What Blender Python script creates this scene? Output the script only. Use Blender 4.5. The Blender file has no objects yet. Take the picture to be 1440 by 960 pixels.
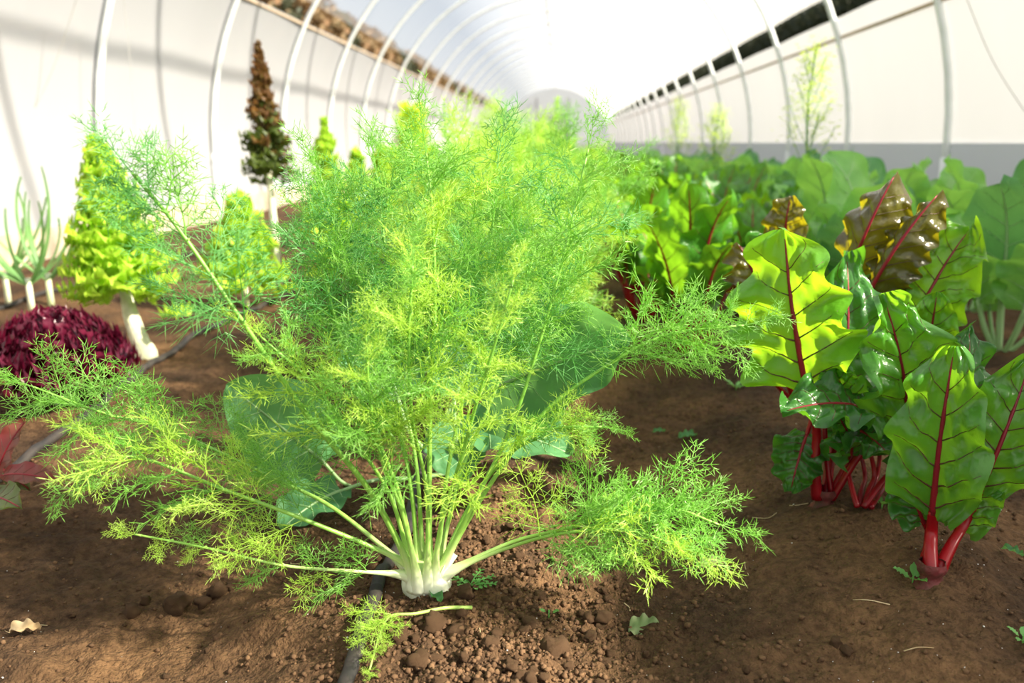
import bpy, math, random
import numpy as np
from mathutils import Vector, Matrix, noise
R = math.radians
V = Vector
scn = bpy.context.scene
col = scn.collection

# ------------------------------------------------------------ camera
CAM = V((0, 0, .66)); FPX = 1200.0
_d = V((789 - 720, 480 - 200, FPX)).normalized()
_u = V((0, _d.z, -_d.y)).normalized()
_x = V((_u.y * _d.z - _u.z * _d.y, _u.z * _d.x - _u.x * _d.z, _u.x * _d.y - _u.y * _d.x))
RIGHT = V((_x.x, _d.x, _u.x)); UP = V((_x.y, _d.y, _u.y)); FWD = V((_x.z, _d.z, _u.z))
cd = bpy.data.cameras.new('camera'); cam = bpy.data.objects.new('camera', cd); col.objects.link(cam)
cam.matrix_world = Matrix(((RIGHT.x, UP.x, -FWD.x, CAM.x), (RIGHT.y, UP.y, -FWD.y, CAM.y), (RIGHT.z, UP.z, -FWD.z, CAM.z), (0, 0, 0, 1)))
cd.sensor_width = 36; cd.lens = 30; cd.clip_start = .02; cd.clip_end = 400
cd.dof.use_dof = True; cd.dof.focus_distance = 1.27; cd.dof.aperture_fstop = 3.5
scn.camera = cam
def ray(px, py): return RIGHT * (px - 720) + UP * (480 - py) + FWD * FPX
def at(px, py, Y):                       # point of the place at depth Y along the tunnel
    r = ray(px, py); return CAM + r * (Y / r.y)
def gp(px, py, z=0):
    r = ray(px, py); return CAM + r * ((z - CAM.z) / r.z)

# ------------------------------------------------------------ sky, sun, exposure
SUN_EL, SUN_AZ = R(36), R(107)            # azimuth from the tunnel's direction to the right
w = bpy.data.worlds.new('sky'); scn.world = w; w.use_nodes = True
nt = w.node_tree; bg = nt.nodes['Background']
sky = nt.nodes.new('ShaderNodeTexSky'); sky.sky_type = 'NISHITA'; sky.sun_disc = False
sky.sun_elevation = SUN_EL; sky.sun_rotation = SUN_AZ; sky.dust_density = 3.0; sky.air_density = 1.0
hz = nt.nodes.new('ShaderNodeMix'); hz.data_type = 'RGBA'; hz.inputs[0].default_value = .80; hz.inputs[7].default_value = (6.2, 6.7, 7.4, 1)   # thin bright haze
nt.links.new(sky.outputs[0], hz.inputs[6]); nt.links.new(hz.outputs[2], bg.inputs[0]); bg.inputs[1].default_value = .20
sd = bpy.data.lights.new('sun', 'SUN'); so = bpy.data.objects.new('sun', sd); col.objects.link(so)
sd.energy = 26.0; sd.angle = R(1.5); sd.color = (1, .90, .74)
sdir = V((math.sin(SUN_AZ) * math.cos(SUN_EL), math.cos(SUN_AZ) * math.cos(SUN_EL), math.sin(SUN_EL)))
so.rotation_euler = sdir.to_track_quat('Z', 'Y').to_euler(); so.location = (6, 6, 8)
scn.view_settings.view_transform = 'Standard'; scn.view_settings.look = 'None'
scn.view_settings.exposure = -.55; scn.view_settings.gamma = 1; scn.view_settings.use_curve_mapping = False

# ------------------------------------------------------------ helpers
class MB:
    def __init__(s): s.v = []; s.f = []
    def quadgrid(s, P, closed=False):
        o = len(s.v); n = len(P); m = len(P[0])
        for r in P: s.v.extend(r)
        for i in range(n - 1):
            for j in range(m if closed else m - 1):
                k = (j + 1) % m
                s.f.append((o + i * m + j, o + i * m + k, o + (i + 1) * m + k, o + (i + 1) * m + j))
        return o
    def tube(s, pts, rad, sides=6, cap=True, flat=1.0, up=None):
        n = len(pts); pts = [V(p) for p in pts]
        if not hasattr(rad, '__len__'): rad = [rad] * n
        t0 = (pts[1] - pts[0]).normalized()
        a = up or (V((0, 0, 1)) if abs(t0.z) < .9 else V((1, 0, 0)))
        rows = []
        for i in range(n):
            t = (pts[min(i + 1, n - 1)] - pts[max(i - 1, 0)]).normalized()
            b = t.cross(a).normalized(); a = b.cross(t).normalized()
            rows.append([tuple(pts[i] + (b * math.cos(2 * math.pi * k / sides) + a * (flat * math.sin(2 * math.pi * k / sides))) * rad[i]) for k in range(sides)])
        o = s.quadgrid(rows, True)
        if cap:
            s.f.append(tuple(o + k for k in range(sides))[::-1]); s.f.append(tuple(o + (n - 1) * sides + k for k in range(sides)))
    def thread(s, p, d, L, r, bend):     # a tapering leaf thread
        a = d.orthogonal().normalized(); b = d.cross(a); m = p + d * (L * .55); e = p + d * L + bend
        o = len(s.v)
        for c, q in ((p, r), (m + bend * .25, r * .85)):
            for k in range(3):
                an = k * 2.0944; s.v.append(tuple(c + (a * math.cos(an) + b * math.sin(an)) * q))
        s.v.append(tuple(e))
        for k in range(3):
            l = (k + 1) % 3
            s.f.append((o + k, o + l, o + 3 + l, o + 3 + k)); s.f.append((o + 3 + k, o + 3 + l, o + 6))
    def box(s, x0, x1, y0, y1, z0, z1):
        o = len(s.v)
        s.v += [(x, y, z) for z in (z0, z1) for y in (y0, y1) for x in (x0, x1)]
        s.f += [tuple(o + i for i in q) for q in ((0, 2, 3, 1), (4, 5, 7, 6), (0, 1, 5, 4), (2, 6, 7, 3), (0, 4, 6, 2), (1, 3, 7, 5))]
    def mesh(s, name, mat, smooth=True):
        me = bpy.data.meshes.new(name); me.from_pydata([tuple(q) for q in s.v], [], s.f)
        if mat: me.materials.append(mat)
        if smooth: me.polygons.foreach_set('use_smooth', [True] * len(me.polygons))
        me.update(); return me
def tag(o, label=None, cat=None, group=None, kind=None):
    for k, q in (('label', label), ('category', cat), ('group', group), ('kind', kind)):
        if q: o[k] = q
    return o
def link(name, data, parent=None, M=None):
    o = bpy.data.objects.new(name, data); col.objects.link(o)
    if parent is not None:
        o.parent = parent
        if parent.type == 'EMPTY': o.matrix_parent_inverse = Matrix.Translation(-parent.location)
    if M is not None: o.matrix_basis = M
    return o
def thing(name, loc, label, cat, group=None):
    o = bpy.data.objects.new(name, None); col.objects.link(o); o.location = loc; o.empty_display_size = .05
    return tag(o, label, cat, group)
def copy_tree(o, parent=None):
    c = o.copy(); col.objects.link(c); c.parent = parent
    for ch in o.children: copy_tree(ch, c)
    return c
def crom(P, n):                          # smooth curve through points
    P = [V(p) for p in P]; Q = [P[0] * 2 - P[1]] + P + [P[-1] * 2 - P[-2]]; out = []
    for i in range(1, len(Q) - 2):
        for k in range(n):
            t = k / n; a, b, c, d = Q[i - 1:i + 3]
            out.append(.5 * ((2 * b) + (c - a) * t + (2 * a - 5 * b + 4 * c - d) * t * t + (3 * b - a - 3 * c + d) * t ** 3))
    out.append(P[-1]); return out
def frame(p, x, z, s=1.0):               # matrix: local X -> x, local Z -> z
    x = x.normalized(); y = z.cross(x)
    if y.length < 1e-4: y = x.orthogonal()
    y.normalize(); z = x.cross(y)
    return Matrix(((x.x * s, y.x * s, z.x * s, p.x), (x.y * s, y.y * s, z.y * s, p.y), (x.z * s, y.z * s, z.z * s, p.z), (0, 0, 0, 1)))

# ------------------------------------------------------------ materials
def newmat(name):
    m = bpy.data.materials.new(name); m.use_nodes = True
    t = m.node_tree; t.nodes.clear(); out = t.nodes.new('ShaderNodeOutputMaterial'); return m, t, out
def N(t, kind, **kw):
    n = t.nodes.new(kind)
    for k, q in kw.items():
        if k in n.inputs: n.inputs[k].default_value = q
        else: setattr(n, k, q)
    return n
def c4(c): return (c[0], c[1], c[2], 1)
def noisecol(t, a, b, scale, detail=4, lo=.35, hi=.65):
    tc = N(t, 'ShaderNodeTexCoord'); nz = N(t, 'ShaderNodeTexNoise', Scale=scale, Detail=detail)
    t.links.new(tc.outputs['Object'], nz.inputs['Vector'])
    r = N(t, 'ShaderNodeValToRGB'); r.color_ramp.elements[0].position = lo; r.color_ramp.elements[1].position = hi
    r.color_ramp.elements[0].color = c4(a); r.color_ramp.elements[1].color = c4(b)
    t.links.new(nz.outputs[0], r.inputs[0]); return r.outputs[0], nz
def solid(name, a, b=None, rough=.5, scale=20, metal=0, bump=0, spec=.5):
    m, t, out = newmat(name); p = N(t, 'ShaderNodeBsdfPrincipled', Roughness=rough, Metallic=metal)
    p.inputs['Specular IOR Level'].default_value = spec
    c, nz = noisecol(t, a, b or tuple(x * .8 for x in a), scale); t.links.new(c, p.inputs['Base Color'])
    if bump:
        bp = N(t, 'ShaderNodeBump', Strength=bump, Distance=.01); t.links.new(nz.outputs[0], bp.inputs['Height']); t.links.new(bp.outputs[0], p.inputs['Normal'])
    t.links.new(p.outputs[0], out.inputs[0]); return m
def leafmat(name, a, b, trans, tw=.45, rough=.4, scale=14, spec=.5, bump=0):
    m, t, out = newmat(name); p = N(t, 'ShaderNodeBsdfPrincipled', Roughness=rough)
    p.inputs['Specular IOR Level'].default_value = spec
    c, nz = noisecol(t, a, b, scale); t.links.new(c, p.inputs['Base Color'])
    if bump:
        bp = N(t, 'ShaderNodeBump', Strength=bump * 1.8, Distance=.006)
        n2 = N(t, 'ShaderNodeTexNoise', Scale=55.0, Detail=3); tc = N(t, 'ShaderNodeTexCoord')
        t.links.new(tc.outputs['Object'], n2.inputs['Vector']); t.links.new(n2.outputs[0], bp.inputs['Height']); t.links.new(bp.outputs[0], p.inputs['Normal'])
    tr = N(t, 'ShaderNodeBsdfTranslucent', Color=c4(trans)); mx = N(t, 'ShaderNodeMixShader', Fac=tw)
    t.links.new(p.outputs[0], mx.inputs[1]); t.links.new(tr.outputs[0], mx.inputs[2]); t.links.new(mx.outputs[0], out.inputs[0]); return m
def film(name, colr, transp, transl, streak=.06):
    m, t, out = newmat(name); tc = N(t, 'ShaderNodeTexCoord'); mp = N(t, 'ShaderNodeMapping'); mp.inputs['Scale'].default_value = (.6, .9, .35)
    nz = N(t, 'ShaderNodeTexNoise', Scale=1.5, Detail=3)
    t.links.new(tc.outputs['Object'], mp.inputs[0]); t.links.new(mp.outputs[0], nz.inputs['Vector'])
    r = N(t, 'ShaderNodeValToRGB'); r.color_ramp.elements[0].color = c4([x * (1 - streak) for x in colr]); r.color_ramp.elements[1].color = c4(colr)
    t.links.new(nz.outputs[0], r.inputs[0])
    tl = N(t, 'ShaderNodeBsdfTranslucent'); df = N(t, 'ShaderNodeBsdfDiffuse'); tp = N(t, 'ShaderNodeBsdfTransparent')
    t.links.new(r.outputs[0], tl.inputs[0]); t.links.new(r.outputs[0], df.inputs[0])
    m1 = N(t, 'ShaderNodeMixShader', Fac=transl); m2 = N(t, 'ShaderNodeMixShader', Fac=transp)
    t.links.new(df.outputs[0], m1.inputs[1]); t.links.new(tl.outputs[0], m1.inputs[2])
    t.links.new(m1.outputs[0], m2.inputs[1]); t.links.new(tp.outputs[0], m2.inputs[2]); t.links.new(m2.outputs[0], out.inputs[0]); return m
M = {}
M['roof'] = film('roof_film', (.93, .94, .95), .68, .62)
M['curtain'] = film('curtain_film', (.52, .535, .565), .05, .31, .10)
M['skirt'] = film('skirt_film', (.56, .59, .65), .0, .12, .08)
M['endfilm'] = film('end_film', (.9, .92, .95), .3, .8)
M['pipe'] = solid('galvanised_pipe', (.74, .78, .78), (.66, .70, .70), .35, 8, .0)
M['plank'] = solid('weathered_plank', (.55, .47, .36), (.42, .35, .26), .85, 6, bump=.3)
M['post'] = solid('grey_post', (.30, .31, .33), (.24, .25, .27), .7)
M['door'] = solid('door_panel', (.42, .41, .40), (.34, .33, .33), .7)
M['string'] = solid('string', (.5, .5, .47), None, .9)
M['hose'] = solid('black_hose', (.018, .017, .017), (.045, .036, .03), .7, 30)
M['hem'] = solid('hem_rope', (.50, .40, .28), (.4, .3, .2), .9)
def soilmat(name):
    m, t, out = newmat(name); p = N(t, 'ShaderNodeBsdfPrincipled', Roughness=.95); p.inputs['Specular IOR Level'].default_value = .15
    c1, n1 = noisecol(t, (.056, .034, .020), (.165, .095, .047), 3.2, 6, .36, .66)
    c2, n2 = noisecol(t, (.45, .42, .40), (1.15, 1.12, 1.08), 75, 6, .30, .62)
    mul = N(t, 'ShaderNodeMix', data_type='RGBA', blend_type='MULTIPLY'); mul.inputs[0].default_value = .8
    t.links.new(c1, mul.inputs[6]); t.links.new(c2, mul.inputs[7]); t.links.new(mul.outputs[2], p.inputs['Base Color'])
    n3 = N(t, 'ShaderNodeTexNoise', Scale=160.0, Detail=5); tc = N(t, 'ShaderNodeTexCoord'); t.links.new(tc.outputs['Object'], n3.inputs['Vector'])
    bp = N(t, 'ShaderNodeBump', Strength=1.0, Distance=.010); t.links.new(n3.outputs[0], bp.inputs['Height']); t.links.new(bp.outputs[0], p.inputs['Normal'])
    t.links.new(p.outputs[0], out.inputs[0]); return m
M['soil'] = soilmat('soil')
M['clod'] = solid('clod', (.150, .088, .046), (.080, .046, .026), .95, 60, bump=.7, spec=.15)
M['perlite'] = solid('perlite', (.75, .73, .70), (.6, .58, .55), .9)
M['fen'] = leafmat('fennel_green', (.22, .47, .10), (.33, .59, .14), (.50, .82, .17), .5, .45, 9)
M['fen2'] = leafmat('fennel_yellow_green', (.42, .65, .11), (.56, .74, .17), (.74, .93, .19), .52, .45, 9)
M['fen3'] = leafmat('fennel_blue_green', (.15, .40, .13), (.24, .52, .18), (.34, .74, .20), .48, .45, 9)
def stemmat():
    m, t, out = newmat('fennel_stem'); p = N(t, 'ShaderNodeBsdfPrincipled', Roughness=.38)
    p.inputs['Subsurface Weight'].default_value = .12; p.inputs['Subsurface Radius'].default_value = (.01, .012, .004); p.inputs['Subsurface Scale'].default_value = .5
    g = N(t, 'ShaderNodeTexCoord'); s = N(t, 'ShaderNodeSeparateXYZ'); t.links.new(g.outputs['Object'], s.inputs[0])
    r = N(t, 'ShaderNodeValToRGB'); e = r.color_ramp.elements
    e[0].position = .02; e[0].color = (.86, .90, .70, 1); e[1].position = .30; e[1].color = (.22, .48, .07, 1)
    k = e.new(.055); k.color = (.56, .72, .28, 1); k = e.new(.10); k.color = (.30, .56, .10, 1)
    t.links.new(s.outputs[2], r.inputs[0]); t.links.new(r.outputs[0], p.inputs['Base Color']); t.links.new(p.outputs[0], out.inputs[0]); return m
M['fstem'] = stemmat()
M['fstem_b'] = leafmat('fennel_stem_back', (.42, .66, .16), (.55, .75, .2), (.6, .85, .15), .3)
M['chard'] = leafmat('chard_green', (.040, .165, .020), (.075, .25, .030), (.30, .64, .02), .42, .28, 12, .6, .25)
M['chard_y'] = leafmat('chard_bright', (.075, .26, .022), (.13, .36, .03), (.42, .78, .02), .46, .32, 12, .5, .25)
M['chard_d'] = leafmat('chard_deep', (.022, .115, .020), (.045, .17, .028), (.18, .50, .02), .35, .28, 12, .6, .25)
M['bronze'] = leafmat('chard_bronze', (.035, .028, .012), (.085, .085, .018), (.46, .40, .01), .32, .25, 16, .7, .3)
M['red'] = leafmat('chard_stalk', (.36, .006, .012), (.24, .004, .012), (.8, .02, .02), .22, .28, 10)
M['crown'] = solid('chard_crown', (.16, .020, .022), (.07, .035, .022), .7, 45, bump=.8)
M['redv'] = leafmat('chard_vein', (.36, .018, .030), (.24, .012, .03), (.6, .03, .03), .25, .35, 10)
M['veind'] = leafmat('chard_vein_dark', (.13, .040, .030), (.09, .07, .03), (.28, .09, .03), .25, .4, 10)
M['lett'] = leafmat('lettuce_lime', (.36, .64, .045), (.52, .78, .08), (.74, .98, .10), .48, .4, 14)
M['lettball'] = leafmat('lettuce_yellow', (.50, .74, .04), (.66, .84, .08), (.85, 1.0, .08), .5, .4, 14)
M['lettred'] = leafmat('lettuce_bronze_red', (.13, .045, .035), (.22, .17, .045), (.45, .22, .06), .35, .4, 18)
M['lettdark'] = leafmat('lettuce_olive', (.075, .11, .03), (.12, .17, .04), (.25, .35, .05), .35, .4, 18)
M['purple'] = leafmat('lettuce_purple', (.075, .007, .022), (.14, .012, .038), (.30, .015, .06), .3, .32, 22)
M['redleaf'] = leafmat('lettuce_red_leaf', (.22, .02, .035), (.16, .10, .05), (.45, .08, .06), .35, .35, 8)
M['palestalk'] = solid('pale_stalk', (.80, .80, .62), (.62, .66, .42), .7, 40, bump=.3)
M['leek'] = leafmat('leek_leaf', (.13, .31, .10), (.22, .42, .15), (.38, .65, .18), .35, .4, 10)
M['leekw'] = solid('leek_shank', (.80, .84, .62), (.6, .72, .4), .5)
M['brass'] = leafmat('brassica_leaf', (.060, .20, .075), (.10, .28, .105), (.24, .56, .12), .32, .55, 7, .3, .2)
M['brassv'] = leafmat('brassica_vein', (.42, .62, .32), (.36, .56, .26), (.5, .8, .3), .3)
M['coll'] = leafmat('collard_leaf', (.13, .36, .085), (.20, .47, .11), (.42, .82, .12), .42, .36, 7, .55, .2)
M['yellowfl'] = leafmat('yellow_flower', (.55, .62, .07), (.42, .58, .10), (.7, .85, .1), .45)
M['dry'] = solid('dry_leaf', (.58, .46, .28), (.40, .28, .14), .9, 40, bump=.3)
M['drygreen'] = leafmat('withered_leaf', (.16, .25, .09), (.25, .30, .15), (.3, .4, .12), .25, .7, 30)
M['weed'] = leafmat('weed_leaf', (.14, .40, .09), (.20, .48, .13), (.35, .7, .1), .35, .45, 20)
M['bark'] = solid('bark', (.10, .07, .05), None, .9)
M['tree1'] = leafmat('tree_brown', (.20, .11, .05), (.13, .10, .04), (.25, .12, .04), .2, .7, 1.5)
M['tree2'] = leafmat('tree_green', (.025, .04, .018), (.05, .05, .022), (.05, .07, .02), .2, .7, 1.5)
M['outside'] = solid('dry_grass', (.28, .22, .11), (.20, .18, .08), .95, .8)

# ------------------------------------------------------------ the tunnel
CX, HW, Z0 = -.33, 2.87, .60
Y0, Y1 = -6.08, 47.92
def arc(a, r=HW): return V((CX + r * math.cos(a), 0, Z0 + r * math.sin(a)))
def shell(name, prof, mat, bays=True, sag=.02):
    mb = MB(); rows = []; ny = 27 * 4
    for i in range(ny + 1):
        y = Y0 + (Y1 - Y0) * i / ny; s = sag * math.sin(math.pi * (i % 4) / 4)
        rows.append([(p.x + (CX - p.x) * s / HW, y, p.z - (s * .5 if p.z > 2 else 0)) for p in prof])
    mb.quadgrid(rows); o = link(name, mb.mesh(name, mat)); o['kind'] = 'structure'; return o
RO = HW + .035
aL, aLb, aR, aRb = R(180 - 32.5), R(180 - 28), R(26), R(22.2)
shell('ceiling', [arc(aR + (aL - aR) * i / 40, RO) for i in range(41)], M['roof'])
shell('wall_left', [arc(aLb + (R(180) - aLb) * i / 12, RO) for i in range(13)] + [V((CX - RO, 0, .3)), V((CX - RO, 0, -.12))], M['curtain'])
shell('wall_right', [arc(aRb * (1 - i / 12), RO) for i in range(13)] + [V((CX + RO, 0, .3)), V((CX + RO, 0, -.12))], M['curtain'])
shell('trim_1', [V((CX + RO - .022, 0, .655)), V((CX + RO - .022, 0, .3)), V((CX + RO - .022, 0, -.1))], M['skirt'], sag=.006)
for nm, a in (('trim_2', R(19.0)), ('trim_3', R(180 - 27.6))):      # hem cords sewn along the curtain tops
    mb = MB(); q = arc(a, RO - .012); mb.tube([(q.x, Y0, q.z), (q.x, (Y0 + Y1) / 2, q.z), (q.x, Y1, q.z)], .014, 6)
    link(nm, mb.mesh(nm, M['hem']))['kind'] = 'structure'
def endwall(name, y):
    mb = MB(); pr = [arc(R(180) * i / 30, RO) for i in range(31)]
    mb.v = [(CX, y, -.1)] + [(CX + RO, y, -.1)] + [(p.x, y, p.z) for p in pr] + [(CX - RO, y, -.1)]
    mb.f = [(0, i, i + 1) for i in range(1, len(mb.v) - 1)]
    link(name, mb.mesh(name, M['endfilm'], False))['kind'] = 'structure'
endwall('wall_end', Y1); endwall('wall_front', Y0)
for nm, x in (('baseboard_left', CX - HW - .005), ('baseboard_right', CX + HW - .01)):
    root = bpy.data.objects.new(nm, None); col.objects.link(root); root['kind'] = 'structure'
    mb = MB(); mb.box(-.02, .02, 0, 3.97, -.1, .14); pm = mb.mesh('plank', M['plank'], False)
    for k in range(13): link('plank', pm, root, Matrix.Translation((x, -4.08 + 4 * k, 0)))
# hoops
mb = MB(); pts = [V((CX + HW, 0, .35))] + [arc(R(180) * i / 36) for i in range(37)] + [V((CX - HW, 0, .35))]
mb.tube(pts, .027, 8, up=V((0, 1, 0))); hoop_me = mb.mesh('pipe', M['pipe'])
mb = MB(); mb.tube([(0, 0, -.12), (0, 0, .2), (0, 0, .56)], .034, 8); gpost = mb.mesh('ground_post', M['pipe'])
mb = MB(); mb.tube([(0, -.05, .5), (0, 0, .5), (0, .05, .5)], .008, 6); bolt = mb.mesh('bolt', M['pipe'])
for k in range(27):
    y = 5.92 + 2 * (k - 6)
    if y > Y1 - .2: break
    t = thing('tunnel_hoop', (CX, y, 0), 'galvanised pipe hoop arching over the beds, holding up the plastic film', 'hoop', 'evenly spaced pipe hoops of the tunnel')
    link('pipe', hoop_me, t, Matrix.Translation((0, y, 0)))
    for sx in (-1, 1):
        g = link('ground_post', gpost, t, Matrix.Translation((CX + sx * HW, y, 0))); link('bolt', bolt, g)
mb = MB(); mb.tube([(CX, Y0, Z0 + HW - .05), (CX, 20, Z0 + HW - .05), (CX, Y1, Z0 + HW - .05)], .022, 8)
tag(link('ridge_purlin', mb.mesh('ridge_purlin', M['pipe'])), 'long straight pipe running under the crown of all the hoops', 'pipe')
# far end door frame
t = thing('end_door_frame', (CX, Y1 - .15, 0), 'grey post frame with a panel door at the far end of tunnel', 'door frame')
for x in (-1.35, .35):
    mb = MB(); mb.box(x - .07, x + .07, Y1 - .2, Y1 - .08, -.1, 3.0); link('post', mb.mesh('post', M['post'], False), t)
mb = MB(); mb.box(-1.28, .28, Y1 - .18, Y1 - .1, 1.98, 2.1); link('lintel', mb.mesh('lintel', M['post'], False), t)
mb = MB(); mb.box(-.9, .28, Y1 - .17, Y1 - .12, 0, 1.96); link('door_panel', mb.mesh('door_panel', M['door'], False), t)
# strings
for a, b, lab in ((at(114, -20, 5.2), at(24, 200, 5.2), 'thin grey cord slanting down in front of left curtain'),
                  (at(172, -20, 5.6), at(192, 240, 5.6), 'thin grey cord hanging almost straight beside the left curtain'),
                  (at(1352, -20, 4.6), at(1450, 170, 4.6), 'thin grey cord slanting down in front of right curtain')):
    mb = MB(); m = (a + b) / 2 + V((0, .03, -.03)); mb.tube(crom([a, m, b], 6), .0022, 5)
    tag(link('trellis_cord', mb.mesh('trellis_cord', M['string'])), lab, 'cord')

# ------------------------------------------------------------ soil
def bell(x, c, s): return math.exp(-((x - c) / s) ** 2)
def soil_z(x, y, fine=True):
    z = -.055 + .055 * bell(x, -.2, .26) + .075 * bell(x, .58, .24) + .055 * bell(x, -1.3, .42) + .06 * bell(x, 1.5, .42) + .05 * bell(x, -2.15, .4)
    z -= .035 * bell(x, -.56, .10) * bell(y, 1.14, .12)
    z += .03 * (noise.noise(V((x * 1.7, y * 1.7, 3.1))))
    if fine and y < 6:
        z += .016 * noise.noise(V((x * 8, y * 8, .5))) + .011 * noise.noise(V((x * 24, y * 24, 7)))
        k = .35 + .9 * max(0, bell(x, .02, .22)) 
        z += .013 * k * abs(noise.noise(V((x * 55, y * 55, 2)))) + .003 * noise.noise(V((x * 120, y * 120, 4)))
    return z
xs = list(np.linspace(CX - HW - .03, -1.35, 45)) + list(np.linspace(-1.345, 1.1, 400)) + list(np.linspace(1.11, CX + HW + .03, 45))
ys = list(np.linspace(Y0, .7, 30)) + list(np.linspace(.71, 2.3, 290)) + list(np.linspace(2.31, 5, 130)) + list(np.linspace(5.1, Y1, 90))
mb = MB(); mb.quadgrid([[(x, y, soil_z(x, y)) for x in xs] for y in ys])
link('floor', mb.mesh('floor', M['soil']))['kind'] = 'structure'
mb = MB(); mb.quadgrid([[(x, y, -.16) for x in np.linspace(-40, 40, 9)] for y in np.linspace(-20, 260, 11)])
link('ground_outside', mb.mesh('ground_outside', M['outside']))['kind'] = 'structure'
def gz(x, y): return V((x, y, soil_z(x, y)))
def on(px, py):
    p = gp(px, py)
    for _ in range(4): p = gp(px, py, soil_z(p.x, p.y))
    return p

# ------------------------------------------------------------ trees outside, seen through the side openings
def tree(h, rad, mat, seed):
    rnd = random.Random(seed); mb = MB()
    for i in range(5200):
        u = rnd.uniform(-1, 1); a = rnd.uniform(0, 6.283); q = rnd.random() ** .35
        c = V((math.cos(a) * math.sqrt(1 - u * u) * rad * q, math.sin(a) * math.sqrt(1 - u * u) * rad * 1.25 * q, h * .55 + math.copysign(abs(u) ** .6, u) * h * .45 * q))
        n = V((rnd.gauss(0, 1), rnd.gauss(0, 1), rnd.gauss(0, 1))).normalized(); x = n.orthogonal().normalized(); y = n.cross(x); s = rnd.uniform(.06, .14) * h / 5
        o = len(mb.v); mb.v += [tuple(c - x * s), tuple(c + y * s * .5), tuple(c + x * s), tuple(c - y * s * .5)]; mb.f.append((o, o + 1, o + 2, o + 3))
    tr = MB(); tr.tube([(0, 0, -.3), (.03, 0, h * .3), (0, .04, h * .7)], [.10, .08, .03], 7)
    return mb.mesh('crown', mat, False), tr.mesh('trunk', M['bark'])
kinds = [tree(5.25, 1.4, M['tree1'], 1), tree(5.1, 1.4, M['tree2'], 2), tree(8.3, 2.2, M['tree2'], 3)]
rnd = random.Random(5)
for k in range(46):
    y = 4 + 1.9 * k + max(0, k - 22) * 1.4; kd = kinds[0 if rnd.random() < .65 else 1]; ln = kd is kinds[0]
    t = thing('hedge_tree', (-8.0 + rnd.uniform(-.2, .2), y, -.1), 'dry brown tree outside, glimpsed above the left curtain' if ln else 'dark green tree outside, glimpsed above the left curtain', 'tree', 'brown trees outside the tunnel' if ln else 'green trees outside the tunnel')
    for nm, me in zip(('crown', 'trunk'), kd): o = link(nm, me); o.parent = t
    t.rotation_euler.z = rnd.choice((0, math.pi))
for k in range(62):
    y = 10 + 2.3 * k + max(0, k - 28) * 1.8
    t = thing('hedge_tree', (14.0 + rnd.uniform(-.1, .1), y, -.1), 'dark evergreen tree outside, glimpsed above the right curtain', 'tree', 'dark evergreens outside the tunnel')
    for nm, me in zip(('crown', 'trunk'), kinds[2]): o = link(nm, me); o.parent = t
    t.rotation_euler.z = rnd.choice((0, math.pi))

# ------------------------------------------------------------ leaf builders
def surf(L, W, prof, bend=40, cup=0., ruffle=0., nr=4, pucker=0., nvein=7, seed=0, vs=.2, side_bend=0., fold=0.):
    ns = 60; cl = [(0., 0.)]; a0 = R(bend) / 2
    for i in range(ns):
        a = a0 - R(bend) * ((i + .5) / ns); cl.append((cl[-1][0] + math.cos(a) / ns, cl[-1][1] + math.sin(a) / ns))
    ch = cl[-1][0]; cl = [(x / ch * L, (z - cl[-1][1] * 0) / ch * L) for x, z in cl]
    ph = seed * 1.7
    def S(t, v):
        q = min(max(t, 0), .9999) * ns; i = int(q); f = q - i
        x = cl[i][0] * (1 - f) + cl[i + 1][0] * f; zc = cl[i][1] * (1 - f) + cl[i + 1][1] * f
        a = a0 - R(bend) * t
        hw = W * .5 * prof(t)
        hw *= 1 + .13 * noise.noise(V((t * 7, math.copysign(3, v), seed + .3))) * min(1, abs(v) * 2)
        av = abs(v); sg = 1 if v >= 0 else -1
        nrm = cup * W * v * v + fold * W * av
        nrm += ruffle * W * av ** 2.2 * math.sin(2 * math.pi * nr * t + ph + (1.9 if v > 0 else 0) + .8 * math.sin(5 * t + ph))
        if pucker:
            s = (t - vs * av) * nvein
            nrm += pucker * W * (abs(math.sin(math.pi * s)) ** .6) * min(1, 3.2 * av) * (1 - .45 * av) * (.5 + prof(t) * .5)
            nrm += pucker * .8 * W * noise.noise(V((t * 9, v * 5, seed + 4.1))) * min(1, av * 4)
        sb = side_bend * L * (t * (1 - t)) * 4
        return V((x - math.sin(a) * nrm, v * hw + sb, zc + math.cos(a) * nrm))
    return S
def blade(S, nu, nv, t0=0., t1=1.):
    mb = MB(); mb.quadgrid([[S(t0 + (t1 - t0) * i / nu, -1 + 2 * j / nv) for j in range(nv + 1)] for i in range(nu + 1)]); return mb
def midrib(S, r0, r1=.0011, tmax=.94):
    mb = MB(); n = 22
    mb.tube([S(tmax * i / n, 0) for i in range(n + 1)], [r0 * (1 - i / n) ** .8 + r1 * .8 for i in range(n + 1)], 7)
    return mb
def veins(S, r0, nvein, vs=.2, r1=.0006, rside=.27):
    mb = MB()
    for i in range(nvein):
        for sg in (-1, 1):
            t0 = (i + (.0 if sg > 0 else .12)) / nvein + .02
            if t0 > .86: continue
            vm = .86; m = 8
            mb.tube([S(min(t0 + vs * vm * k / m, .985), sg * vm * k / m) for k in range(m + 1)], [max(.0005, (r0 * rside * (1 - t0) + r1) * (1 - k / m * .85)) for k in range(m + 1)], 5)
    return mb
pr_chard = lambda t: max(.03, (math.sin(math.pi * min(1, (t * .97 + .03)) ** .80)) ** .50 * (1 - .10 * t)) if t < .999 else .12
pr_broad = lambda t: max(.02, math.sin(math.pi * min(1, t * .96 + .04) ** .85) ** .55) if t < .999 else .02
pr_oval = lambda t: max(.02, math.sin(math.pi * min(1, t * .95 + .05) ** 1.0) ** .8) if t < .999 else .02
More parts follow.
